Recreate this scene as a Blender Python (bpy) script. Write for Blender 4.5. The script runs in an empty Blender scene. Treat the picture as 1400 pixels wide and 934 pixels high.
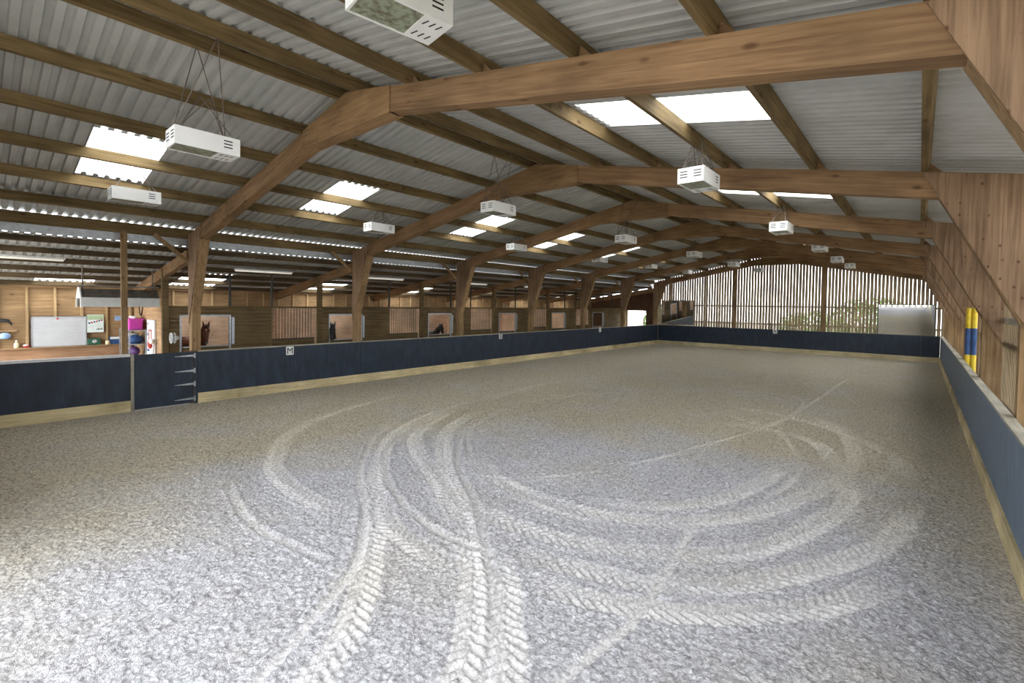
import bpy, bmesh, math, random
import numpy as np
from mathutils import Vector, Matrix
random.seed(7); rng = np.random.default_rng(11)
SC = bpy.context.scene; COL = SC.collection
W, D, YF, RX = 15.45, 4.812, 29.47, 7.73
ORD = ['nearest', 'second', 'third', 'fourth', 'fifth', 'sixth', 'seventh', 'eighth', 'ninth']

# ------------------------------------------------------------------ materials
def new_mat(name):
    m = bpy.data.materials.new(name); m.use_nodes = True
    nt = m.node_tree; b = nt.nodes['Principled BSDF']
    return m, nt, b
def N(nt, t, **kw):
    n = nt.nodes.new(t)
    for k, v in kw.items():
        if k in n.inputs: n.inputs[k].default_value = v
        else: setattr(n, k, v)
    return n
def ramp(nt, stops):
    r = nt.nodes.new('ShaderNodeValToRGB'); e = r.color_ramp.elements
    e[0].position, e[0].color = stops[0][0], (*stops[0][1], 1)
    e[1].position, e[1].color = stops[-1][0], (*stops[-1][1], 1)
    for p, c in stops[1:-1]:
        x = e.new(p); x.color = (*c, 1)
    return r
def wood(name, c1, c2, axis='x', knots=.5, cross=22, along=1.1, rough=.75, bump=.25, knotcol=(.07, .03, .012), rot=0, ks=1):
    m, nt, b = new_mat(name); L = nt.links
    tc = N(nt, 'ShaderNodeTexCoord'); oi = N(nt, 'ShaderNodeObjectInfo')
    mul = N(nt, 'ShaderNodeVectorMath', operation='MULTIPLY_ADD')
    comb = N(nt, 'ShaderNodeCombineXYZ')
    for k in 'XYZ': L.new(oi.outputs['Random'], comb.inputs[k])
    L.new(comb.outputs[0], mul.inputs[0]); mul.inputs[1].default_value = (13.7, 29.3, 7.1); L.new(tc.outputs['Object'], mul.inputs[2])
    if rot:
        vr = N(nt, 'ShaderNodeVectorRotate', rotation_type='Y_AXIS'); vr.inputs['Angle'].default_value = rot; L.new(mul.outputs[0], vr.inputs['Vector']); mul = vr
    sc = [cross] * 3; sc['xyz'.index(axis)] = along
    mp = N(nt, 'ShaderNodeMapping'); mp.inputs['Scale'].default_value = sc; L.new(mul.outputs[0], mp.inputs[0])
    n1 = N(nt, 'ShaderNodeTexNoise', Scale=1.0, Detail=6.0, Roughness=.6, Distortion=.6); L.new(mp.outputs[0], n1.inputs['Vector'])
    n2 = N(nt, 'ShaderNodeTexNoise', Scale=.9, Detail=3.0); L.new(mul.outputs[0], n2.inputs['Vector'])
    mid = tuple((a + c) / 2 for a, c in zip(c1, c2))
    r = ramp(nt, [(.3, c1), (.5, mid), (.72, c2)]); L.new(n1.outputs[0], r.inputs[0])
    hv = N(nt, 'ShaderNodeHueSaturation'); L.new(r.outputs[0], hv.inputs['Color'])
    mr = N(nt, 'ShaderNodeMapRange'); mr.inputs[1].default_value = .3; mr.inputs[2].default_value = .7; mr.inputs[3].default_value = .7; mr.inputs[4].default_value = 1.3
    L.new(n2.outputs[0], mr.inputs[0]); L.new(mr.outputs[0], hv.inputs['Value'])
    sk = [4.5 * ks] * 3; sk['xyz'.index(axis)] = 2.0 * ks ** 1.7
    mk = N(nt, 'ShaderNodeMapping'); mk.inputs['Scale'].default_value = sk; L.new(mul.outputs[0], mk.inputs[0])
    v = N(nt, 'ShaderNodeTexVoronoi', Scale=1.0); L.new(mk.outputs[0], v.inputs['Vector'])
    kr = ramp(nt, [(.06, (1, 1, 1)), (.16, (0, 0, 0))]); L.new(v.outputs['Distance'], kr.inputs[0])
    km = N(nt, 'ShaderNodeMath', operation='MULTIPLY'); L.new(kr.outputs[0], km.inputs[0]); km.inputs[1].default_value = knots
    mx = N(nt, 'ShaderNodeMixRGB'); L.new(km.outputs[0], mx.inputs[0]); L.new(hv.outputs[0], mx.inputs[1]); mx.inputs[2].default_value = (*knotcol, 1)
    L.new(mx.outputs[0], b.inputs['Base Color']); b.inputs['Roughness'].default_value = rough
    b.inputs['Specular IOR Level'].default_value = .25
    bp = N(nt, 'ShaderNodeBump', Strength=bump, Distance=.01); L.new(n1.outputs[0], bp.inputs['Height']); L.new(bp.outputs[0], b.inputs['Normal'])
    return m
def plain(name, col, rough=.6, metal=0, var=.12, scale=6, spec=.4, bump=0, stretch=None):
    m, nt, b = new_mat(name); L = nt.links
    tc = N(nt, 'ShaderNodeTexCoord'); mp = N(nt, 'ShaderNodeMapping'); L.new(tc.outputs['Object'], mp.inputs[0])
    if stretch: mp.inputs['Scale'].default_value = stretch
    n = N(nt, 'ShaderNodeTexNoise', Scale=scale, Detail=5.0, Roughness=.65); L.new(mp.outputs[0], n.inputs['Vector'])
    lo = tuple(max(0, c * (1 - 2 * var)) for c in col); hi = tuple(min(1, c * (1 + 2 * var)) for c in col)
    r = ramp(nt, [(.3, lo), (.7, hi)]); L.new(n.outputs[0], r.inputs[0]); L.new(r.outputs[0], b.inputs['Base Color'])
    b.inputs['Roughness'].default_value = rough; b.inputs['Metallic'].default_value = metal; b.inputs['Specular IOR Level'].default_value = spec
    if bump:
        bp = N(nt, 'ShaderNodeBump', Strength=bump, Distance=.01); L.new(n.outputs[0], bp.inputs['Height']); L.new(bp.outputs[0], b.inputs['Normal'])
    return m

M = {}
M['fir'] = wood('fir_x', (.17, .095, .046), (.35, .215, .112), 'x', .7)
M['fir_l'] = wood('fir_left_slope', (.17, .095, .046), (.35, .215, .112), 'x', .7, rot=.1916)
M['fir_r'] = wood('fir_right_slope', (.17, .095, .046), (.35, .215, .112), 'x', .7, rot=-.1916)
M['fir_z'] = wood('fir_post_z', (.17, .10, .045), (.34, .225, .115), 'z', .6)
M['ply'] = wood('ply_z', (.13, .076, .042), (.36, .235, .145), 'z', .8, cross=26, along=.9, bump=.5, ks=1.9)
M['ply_x'] = wood('ply_x', (.17, .098, .045), (.30, .185, .092), 'x', .2, cross=16, along=1.6)
M['purlin'] = wood('treated_purlin', (.10, .066, .026), (.24, .165, .075), 'y', .9, cross=18)
M['purlin_dark'] = wood('dark_purlin', (.05, .034, .018), (.13, .088, .045), 'y', .6, cross=18)
M['lining'] = wood('stable_lining', (.55, .35, .225), (.78, .57, .41), 'y', .25, cross=14)
M['plank_y'] = wood('stable_plank', (.095, .062, .027), (.21, .142, .066), 'y', .5)
M['pine_y'] = wood('back_boards', (.22, .135, .066), (.42, .275, .145), 'y', .5)
M['pine_x'] = wood('partition_boards', (.32, .19, .10), (.52, .34, .19), 'x', .4)
M['lining_x'] = wood('lining_x', (.55, .36, .23), (.76, .56, .4), 'x', .3)
M['pine_z'] = wood('pale_stud', (.34, .22, .11), (.55, .39, .21), 'z', .3)
M['cap_y'] = wood('grey_cap', (.27, .25, .2), (.44, .41, .33), 'y', .2)
M['cap_x'] = wood('grey_cap_x', (.1, .1, .1), (.2, .2, .18), 'x', .2)
M['base_y'] = wood('base_timber_y', (.45, .36, .19), (.68, .58, .36), 'y', .35, knotcol=(.2, .1, .04))
M['base_x'] = wood('base_timber_x', (.42, .35, .2), (.62, .54, .35), 'x', .3, knotcol=(.2, .1, .04))
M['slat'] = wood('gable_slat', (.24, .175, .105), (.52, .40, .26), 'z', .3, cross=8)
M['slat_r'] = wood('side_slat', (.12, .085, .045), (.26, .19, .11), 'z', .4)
M['dark_z'] = wood('dark_board', (.06, .032, .018), (.15, .08, .045), 'z', .3)
M['sign_white'] = plain('sign_white', (.75, .75, .74), .5, var=.03)
M['ink'] = plain('ink', (.32, .32, .34), .6)
M['board_white'] = plain('board_white', (.5, .51, .52), .35, var=.02)
M['black'] = plain('black', (.012, .012, .012), .6)
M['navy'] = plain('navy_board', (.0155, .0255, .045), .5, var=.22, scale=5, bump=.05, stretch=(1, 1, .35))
M['navy_lit_worn'] = plain('navy_board_lit_worn', (.12, .165, .235), .5, var=.2, scale=4, bump=.05, stretch=(1, 3, .3))  # lighter navy copy: daylight on the right board painted in, plus worn streaks
M['white_strip'] = plain('white_strip', (.68, .68, .7), .4, var=.05)
M['galv'] = plain('galvanised', (.42, .44, .46), .4, .7, var=.12, scale=9)
M['dark_steel'] = plain('dark_steel', (.05, .048, .042), .55, .3)
M['lamp_white'] = plain('lamp_white', (.80, .80, .79), .42, var=.03, scale=3)
M['lamp_glass'] = plain('lamp_glass', (.23, .25, .18), .3, var=.3, scale=14, spec=.5)
M['lamp_glass'].node_tree.nodes['Color Ramp'].color_ramp.elements[0].color = (.10, .075, .05, 1)
M['lamp_glass'].node_tree.nodes['Color Ramp'].color_ramp.elements[1].color = (.30, .34, .25, 1)
M['lamp_glass'].node_tree.nodes['Color Ramp'].color_ramp.elements[0].position = .36
M['lamp_glass'].node_tree.nodes['Color Ramp'].color_ramp.elements[1].position = .56
M['chain'] = plain('chain', (.16, .13, .11), .5, .6)
M['concrete'] = plain('concrete', (.34, .32, .29), .85, var=.12, scale=3, bump=.1)
M['grass'] = plain('gravel', (.30, .28, .23), .9, var=.2, scale=2)
M['hood_dark'] = plain('hood_dark', (.10, .085, .07), .6, var=.25)
M['hood_white'] = plain('hood_white', (.62, .62, .6), .45, var=.06)
M['brown_ply'] = wood('wainscot_ply', (.27, .145, .075), (.42, .255, .15), 'y', .4, cross=12)
M['yellow'] = plain('pole_yellow', (.72, .52, .03), .45, var=.1)
M['blue'] = plain('pole_blue', (.03, .08, .22), .5, var=.15)
M['pink'] = plain('pink_plastic', (.62, .06, .42), .4, var=.05)
M['green'] = plain('first_aid_green', (.02, .09, .05), .4, var=.08)
M['cream'] = plain('cream', (.75, .66, .42), .5, var=.06)
M['paper'] = plain('paper', (.68, .76, .72), .6, var=.06)
M['paper_green'] = plain('paper_green', (.38, .5, .3), .6)
M['red'] = plain('red', (.5, .05, .04), .5)
M['lblue'] = plain('pale_blue', (.28, .42, .66), .5)
M['purple'] = plain('purple', (.10, .04, .16), .5)
M['chestnut'] = plain('chestnut_coat', (.115, .032, .014), .5, var=.25, scale=5)
M['chest_hair'] = plain('chestnut_mane', (.06, .017, .01), .6, var=.25, scale=20)
M['dark_coat'] = plain('dark_bay_coat', (.012, .010, .010), .45, var=.2, scale=5)
M['dark_hair'] = plain('black_mane', (.006, .006, .006), .5)
M['eye'] = plain('eye', (.01, .008, .006), .15)
M['blaze'] = plain('white_hair', (.7, .66, .6), .7)
M['muzzle'] = plain('muzzle', (.16, .13, .12), .6)
M['leaf'] = plain('leaf', (.12, .26, .05), .6, var=.35, scale=3)
M['bark'] = plain('bark', (.09, .06, .04), .9, var=.2)

def roof_mat():
    m, nt, b = new_mat('roof_sheet'); L = nt.links
    tc = N(nt, 'ShaderNodeTexCoord')
    n = N(nt, 'ShaderNodeTexNoise', Scale=1.3, Detail=6.0, Roughness=.6); L.new(tc.outputs['Object'], n.inputs['Vector'])
    r = ramp(nt, [(.3, (.43, .435, .425)), (.55, (.52, .525, .52)), (.75, (.57, .575, .58))]); L.new(n.outputs[0], r.inputs[0])
    L.new(r.outputs[0], b.inputs['Base Color']); b.inputs['Roughness'].default_value = .5; b.inputs['Metallic'].default_value = .1
    return m
M['roof'] = roof_mat()
def grp():
    m, nt, b = new_mat('translucent_sheet'); L = nt.links; nt.nodes.remove(b)
    t = N(nt, 'ShaderNodeBsdfTransparent'); t.inputs[0].default_value = (.99, .985, .95, 1)
    d = N(nt, 'ShaderNodeBsdfTranslucent'); d.inputs[0].default_value = (.9, .9, .86, 1)
    x = N(nt, 'ShaderNodeMixShader'); x.inputs[0].default_value = .2
    L.new(t.outputs[0], x.inputs[1]); L.new(d.outputs[0], x.inputs[2]); L.new(x.outputs[0], nt.nodes['Material Output'].inputs[0])
    return m
M['grp'] = grp()
def mirror():
    m, nt, b = new_mat('mirror'); b.inputs['Base Color'].default_value = (.86, .87, .86, 1); b.inputs['Metallic'].default_value = 1; b.inputs['Roughness'].default_value = .03
    return m
M['mirror'] = mirror()
def tube_mat():
    m, nt, b = new_mat('tube_diffuser'); b.inputs['Base Color'].default_value = (.8, .78, .7, 1); b.inputs['Roughness'].default_value = .4; b.inputs['Emission Color'].default_value = (1, .93, .8, 1); b.inputs['Emission Strength'].default_value = .06
    return m
M['tube'] = tube_mat()
def sand_mat():
    m, nt, b = new_mat('sand_surface'); L = nt.links
    tc = N(nt, 'ShaderNodeTexCoord')
    n0 = N(nt, 'ShaderNodeTexNoise', Scale=19.0, Detail=5.0, Roughness=.75); L.new(tc.outputs['Object'], n0.inputs['Vector'])
    vo = N(nt, 'ShaderNodeTexVoronoi', Scale=30.0); vo.feature = 'SMOOTH_F1'; vo.inputs['Smoothness'].default_value = .25
    wv = N(nt, 'ShaderNodeVectorMath', operation='MULTIPLY_ADD'); L.new(n0.outputs['Color'], wv.inputs[0]); wv.inputs[1].default_value = (.06, .06, .06); L.new(tc.outputs['Object'], wv.inputs[2]); L.new(wv.outputs[0], vo.inputs['Vector'])
    n1 = N(nt, 'ShaderNodeMath', operation='MULTIPLY_ADD'); L.new(vo.outputs['Distance'], n1.inputs[0]); n1.inputs[1].default_value = -.45; L.new(n0.outputs[0], n1.inputs[2]); n1o = N(nt, 'ShaderNodeMath', operation='ADD'); L.new(n1.outputs[0], n1o.inputs[0]); n1o.inputs[1].default_value = .16; n1 = n1o
    n2 = N(nt, 'ShaderNodeTexNoise', Scale=.45, Detail=4.0, Roughness=.6); L.new(tc.outputs['Object'], n2.inputs['Vector'])
    n3 = N(nt, 'ShaderNodeTexNoise', Scale=110.0, Detail=3.0); L.new(tc.outputs['Object'], n3.inputs['Vector'])
    at = N(nt, 'ShaderNodeAttribute', attribute_name='pack')
    dr = N(nt, 'ShaderNodeAttribute', attribute_name='daylight_tint')
    cb = ramp(nt, [(.24, (.36, .31, .23)), (.54, (.72, .65, .505))]); L.new(n1.outputs[0], cb.inputs[0])
    ca = ramp(nt, [(.24, (.37, .36, .385)), (.54, (.75, .738, .768))]); L.new(n1.outputs[0], ca.inputs[0])  # lavender tone painting cool daylight onto the near sand
    ma = N(nt, 'ShaderNodeMath', operation='ADD'); L.new(dr.outputs['Fac'], ma.inputs[0])
    mm = N(nt, 'ShaderNodeMapRange'); mm.inputs[1].default_value = .3; mm.inputs[2].default_value = .7; mm.inputs[3].default_value = -.35; mm.inputs[4].default_value = .35
    L.new(n2.outputs[0], mm.inputs[0]); L.new(mm.outputs[0], ma.inputs[1]); ma.use_clamp = True
    mx = N(nt, 'ShaderNodeMixRGB'); L.new(ma.outputs[0], mx.inputs[0]); L.new(cb.outputs[0], mx.inputs[1]); L.new(ca.outputs[0], mx.inputs[2])
    m2 = N(nt, 'ShaderNodeMixRGB'); m2.blend_type = 'MIX'; m2.inputs[2].default_value = (.64, .61, .54, 1)
    f = N(nt, 'ShaderNodeMath', operation='MULTIPLY'); L.new(at.outputs['Fac'], f.inputs[0]); f.inputs[1].default_value = .30
    L.new(f.outputs[0], m2.inputs[0]); L.new(mx.outputs[0], m2.inputs[1]); L.new(m2.outputs[0], b.inputs['Base Color'])
    b.inputs['Roughness'].default_value = .95; b.inputs['Specular IOR Level'].default_value = .1
    ad = N(nt, 'ShaderNodeMath', operation='MULTIPLY_ADD'); L.new(n3.outputs[0], ad.inputs[0]); ad.inputs[1].default_value = .4; L.new(n1.outputs[0], ad.inputs[2])
    bp = N(nt, 'ShaderNodeBump', Strength=1.0, Distance=.045); sm = N(nt, 'ShaderNodeMapRange'); sm.inputs[3].default_value = 1; sm.inputs[4].default_value = .55; L.new(at.outputs['Fac'], sm.inputs[0]); L.new(sm.outputs[0], bp.inputs['Strength']); L.new(ad.outputs[0], bp.inputs['Height']); L.new(bp.outputs[0], b.inputs['Normal'])
    return m
M['sand'] = sand_mat()

# ------------------------------------------------------------------ geometry helpers
class MB:
    def __init__(s): s.v = []; s.f = []
    def add(s, vs, fs):
        o = len(s.v); s.v += [tuple(map(float, v)) for v in vs]; s.f += [tuple(i + o for i in f) for f in fs]; return s
    def box(s, x0, x1, y0, y1, z0, z1):
        return s.add([(x0, y0, z0), (x1, y0, z0), (x1, y1, z0), (x0, y1, z0), (x0, y0, z1), (x1, y0, z1), (x1, y1, z1), (x0, y1, z1)],
                     [(0, 3, 2, 1), (4, 5, 6, 7), (0, 1, 5, 4), (1, 2, 6, 5), (2, 3, 7, 6), (3, 0, 4, 7)])
    def prism(s, poly, axis, a, b):
        """polygon in the two other axes extruded along axis from a to b"""
        def P(u, w, t): return {'y': (u, t, w), 'x': (t, u, w), 'z': (u, w, t)}[axis]
        n = len(poly); vs = [P(u, w, a) for u, w in poly] + [P(u, w, b) for u, w in poly]
        fs = [tuple(range(n)), tuple(reversed(range(n, 2 * n)))] + [(i, i + n, (i + 1) % n + n, (i + 1) % n) for i in range(n)]
        return s.add(vs, fs)
    def bar(s, p, q, w, h, up=(0, 0, 1)):
        p, q = Vector(p), Vector(q); d = (q - p).normalized(); u = Vector(up); r = d.cross(u).normalized(); u = r.cross(d)
        c = [(-w / 2, -h / 2), (w / 2, -h / 2), (w / 2, h / 2), (-w / 2, h / 2)]
        vs = [p + r * a + u * b for a, b in c] + [q + r * a + u * b for a, b in c]
        return s.add(vs, [(3, 2, 1, 0), (4, 5, 6, 7)] + [(i, (i + 1) % 4, (i + 1) % 4 + 4, i + 4) for i in range(4)])
    def tube(s, pts, rad, n=8, cap=True):
        pts = [Vector(p) for p in pts]; rings = []
        if not hasattr(rad, '__len__'): rad = [rad] * len(pts)
        t0 = (pts[1] - pts[0]).normalized(); a = Vector((0, 0, 1)) if abs(t0.z) < .9 else Vector((1, 0, 0)); u = t0.cross(a).normalized()
        for i, p in enumerate(pts):
            t = (pts[min(i + 1, len(pts) - 1)] - pts[max(i - 1, 0)]).normalized(); u = (u - t * u.dot(t)).normalized(); v = t.cross(u)
            rings.append([p + (u * math.cos(2 * math.pi * k / n) + v * math.sin(2 * math.pi * k / n)) * rad[i] for k in range(n)])
        vs = [q for r in rings for q in r]; fs = []
        for i in range(len(pts) - 1):
            for k in range(n): fs.append((i * n + k, i * n + (k + 1) % n, (i + 1) * n + (k + 1) % n, (i + 1) * n + k))
        if cap: fs += [tuple(reversed(range(n))), tuple(range((len(pts) - 1) * n, len(pts) * n))]
        return s.add(vs, fs)
    def lathe(s, c, prof, n=20):
        vs = []; fs = []
        for r, z in prof:
            for k in range(n): vs.append((c[0] + r * math.cos(2 * math.pi * k / n), c[1] + r * math.sin(2 * math.pi * k / n), c[2] + z))
        for i in range(len(prof) - 1):
            for k in range(n): fs.append((i * n + k, i * n + (k + 1) % n, (i + 1) * n + (k + 1) % n, (i + 1) * n + k))
        fs += [tuple(reversed(range(n))), tuple(range((len(prof) - 1) * n, len(prof) * n))]
        return s.add(vs, fs)
    def ball(s, c, r, n=12, m=8, sc=(1, 1, 1)):
        vs = [(c[0], c[1], c[2] + r * sc[2])]
        for i in range(1, m):
            a = math.pi * i / m
            for k in range(n): vs.append((c[0] + r * sc[0] * math.sin(a) * math.cos(2 * math.pi * k / n), c[1] + r * sc[1] * math.sin(a) * math.sin(2 * math.pi * k / n), c[2] + r * sc[2] * math.cos(a)))
        vs.append((c[0], c[1], c[2] - r * sc[2])); fs = []
        for k in range(n):
            fs.append((0, 1 + k, 1 + (k + 1) % n)); e = 1 + (m - 2) * n; fs.append((len(vs) - 1, e + (k + 1) % n, e + k))
        for i in range(m - 2):
            for k in range(n): fs.append((1 + i * n + k, 1 + (i + 1) * n + k, 1 + (i + 1) * n + (k + 1) % n, 1 + i * n + (k + 1) % n))
        return s.add(vs, fs)
    def build(s, name, mat, parent=None, smooth=False, bevel=0):
        """parent: world coordinates are turned into the parent's frame; else the origin goes to the bottom centre"""
        if parent is not None:
            org = Vector(ORG[parent.name]); loc = Vector((0, 0, 0))
        else:
            a = np.array(s.v); lo, hi = a.min(0), a.max(0); org = Vector(((lo[0] + hi[0]) / 2, (lo[1] + hi[1]) / 2, lo[2])); loc = org
        me = bpy.data.meshes.new(name)
        me.from_pydata([tuple(Vector(v) - org) for v in s.v], [], s.f); me.validate()
        bm = bmesh.new(); bm.from_mesh(me); bmesh.ops.recalc_face_normals(bm, faces=bm.faces)
        if bevel: bmesh.ops.bevel(bm, geom=list(bm.edges), offset=bevel, segments=1, affect='EDGES', clamp_overlap=True)
        bm.to_mesh(me); bm.free()
        if smooth:
            for p in me.polygons: p.use_smooth = True
        me.materials.append(mat)
        o = bpy.data.objects.new(name, me); COL.objects.link(o); o.location = loc
        if parent is not None: o.parent = parent
        ORG[o.name] = tuple(org)
        return o
ORG = {}
def thing(name, label, cat, loc, group=None):
    o = bpy.data.objects.new(name, None); COL.objects.link(o); o.location = loc; o.empty_display_size = .2
    ORG[o.name] = tuple(loc); return tag(o, label, cat, group)
def tag(o, label, cat, group=None):
    o['label'] = label; o['category'] = cat
    if group: o['group'] = group
    return o
def struct(o, label=None):
    o['kind'] = 'structure'
    if label: o['label'] = label
    return o
def dup(root, loc, label):
    r = root.copy(); COL.objects.link(r); r.location = loc; r['label'] = label; ORG[r.name] = tuple(loc)
    for ch in list(root.children):
        c = ch.copy(); COL.objects.link(c); c.parent = r
        for g in list(ch.children):
            e = g.copy(); COL.objects.link(e); e.parent = c
    return r
def Zt(x): return 6.02 - .194 * abs(x - RX)

# ------------------------------------------------------------------ arena floor (worked sand with tyre tracks)
TRACKS = [('t',[(12.0,-3.5),(11.25,-2.18),(10.8,-1.61),(9.87,-.85),(7.82,.57),(6.2,2.15),(5.34,4.25),(4.87,7.41)]),
('s',[(11.6,-3.6),(10.91,-2.39),(10.56,-1.83),(10.13,-1.24),(9.11,-.5),(7.6,.37),(5.92,1.88),(4.94,3.85),(4.48,6.17)]),
('t',[(12.95,-3.2),(12.11,-1.59),(11.71,-1.06),(10.94,-.3),(10.05,.36),(8.62,1.32),(6.95,2.87),(6.07,4.72)]),
('s',[(13.1,-3.1),(12.25,-1.47),(11.85,-.93),(11.18,-.29),(10.03,.66),(8.5,1.72),(7.27,3.17),(6.43,5.31)]),
('t',[(13.3,-3.1),(12.35,-1.34),(11.92,-.86),(11.57,-.46),(10.85,.05)]),
('s',[(6.19,5.58),(7.27,3.26),(8.27,2.23),(9.1,1.63),(10.03,1.31),(10.85,1.19),(11.7,1.32)]),
('t',[(5.47,4.38),(6.47,2.48),(7.57,1.57),(9.13,.79),(10.29,.1)]),
('s',[(5.34,4.25),(6.6,1.77),(7.72,.78),(8.79,.17),(9.92,-.15),(10.65,-.2),(11.36,-.12)]),
('t',[(8.84,-.11),(9.71,-.51),(10.3,-.59),(10.73,-.61),(11.16,-.57)]),
('t',[(2.61,5.14),(3.48,2.42),(4.6,.61),(6.06,-.36),(6.98,-.71),(8.09,-.81),(8.98,-.71)]),
('s',[(6.71,-1.34),(7.67,-1.52),(8.51,-1.61),(9.27,-1.51),(9.93,-1.42)]),
('t',[(12.58,10.18),(13.36,8.85),(13.74,6.76),(13.56,4.91),(13.1,3.2),(12.5,2.22),(11.74,1.66),(10.85,1.41),(9.79,1.53),(8.6,2.08)]),
('t',[(13.7,5.47),(13.87,4.27),(13.61,2.97),(13.23,1.91),(12.63,1.26),(11.73,.76),(10.81,.53),(9.95,.59)]),
('t',[(14.53,4.81),(14.49,4.04),(14.33,3.14),(13.91,2.1),(13.32,1.13),(12.66,.52),(11.84,.22),(11.22,.05)]),
('t',[(14.47,2.25),(14.01,1.29),(13.4,.59),(12.96,.23),(12.28,-.12),(11.54,-.32)]),
('t',[(12.92,5.71),(12.61,3.45),(11.95,2.34),(11.08,1.79)]),
('s',[(10.46,9.15),(12.11,8.07),(12.83,6.55),(13.13,5.07),(12.97,3.37)]),
('t',[(10.36,10.08),(12.11,9.72),(13.44,8.69),(14.31,7.35),(14.51,5.92)]),
('t',[(10.78,7.92),(12.21,7.92),(13.13,7.29),(13.67,5.58)]),
('s',[(10.83,3.4),(11.36,5.48),(12.16,9.88),(12.51,19.14)]),
('s',[(5.34,6.87),(8.22,10.98),(10.63,15.03),(12.12,16.55),(13.4,12.67)]),
('s',[(6.03,6.07),(7.47,9.85),(10.54,12.94),(11.95,12.68),(12.22,10.39)]),
('t',[(5.24,5.71),(4.78,9.93),(6.65,14.42),(10.08,15.86)]),
('s',[(10.72,3.05),(9.78,1.72),(9.15,1.36)]),
('s',[(12.44,2.56),(12.74,.14),(12.72,-.5),(12.6,-1.6)])]
def vnoise(X, Y, s, seed):
    g = np.random.default_rng(seed).random((256, 256))
    x = X / s; y = Y / s; xi = np.floor(x).astype(int); yi = np.floor(y).astype(int); fx = x - xi; fy = y - yi
    fx = fx * fx * (3 - 2 * fx); fy = fy * fy * (3 - 2 * fy); q = lambda a, b: g[(xi + a) % 256, (yi + b) % 256]
    return (q(0, 0) * (1 - fx) + q(1, 0) * fx) * (1 - fy) + (q(0, 1) * (1 - fx) + q(1, 1) * fx) * fy - .5
def catmull(pts, step):
    P = [np.array(p, float) for p in pts]; P = [2 * P[0] - P[1]] + P + [2 * P[-1] - P[-2]]; out = []
    for i in range(1, len(P) - 2):
        n = max(2, int(np.linalg.norm(P[i + 1] - P[i]) / step))
        for k in range(n):
            t = k / n; a, b, c, e = P[i - 1:i + 3]
            out.append(.5 * (2 * b + (c - a) * t + (2 * a - 5 * b + 4 * c - e) * t * t + (3 * b - a - 3 * c + e) * t ** 3))
    out.append(P[-2]); return np.array(out)
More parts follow.
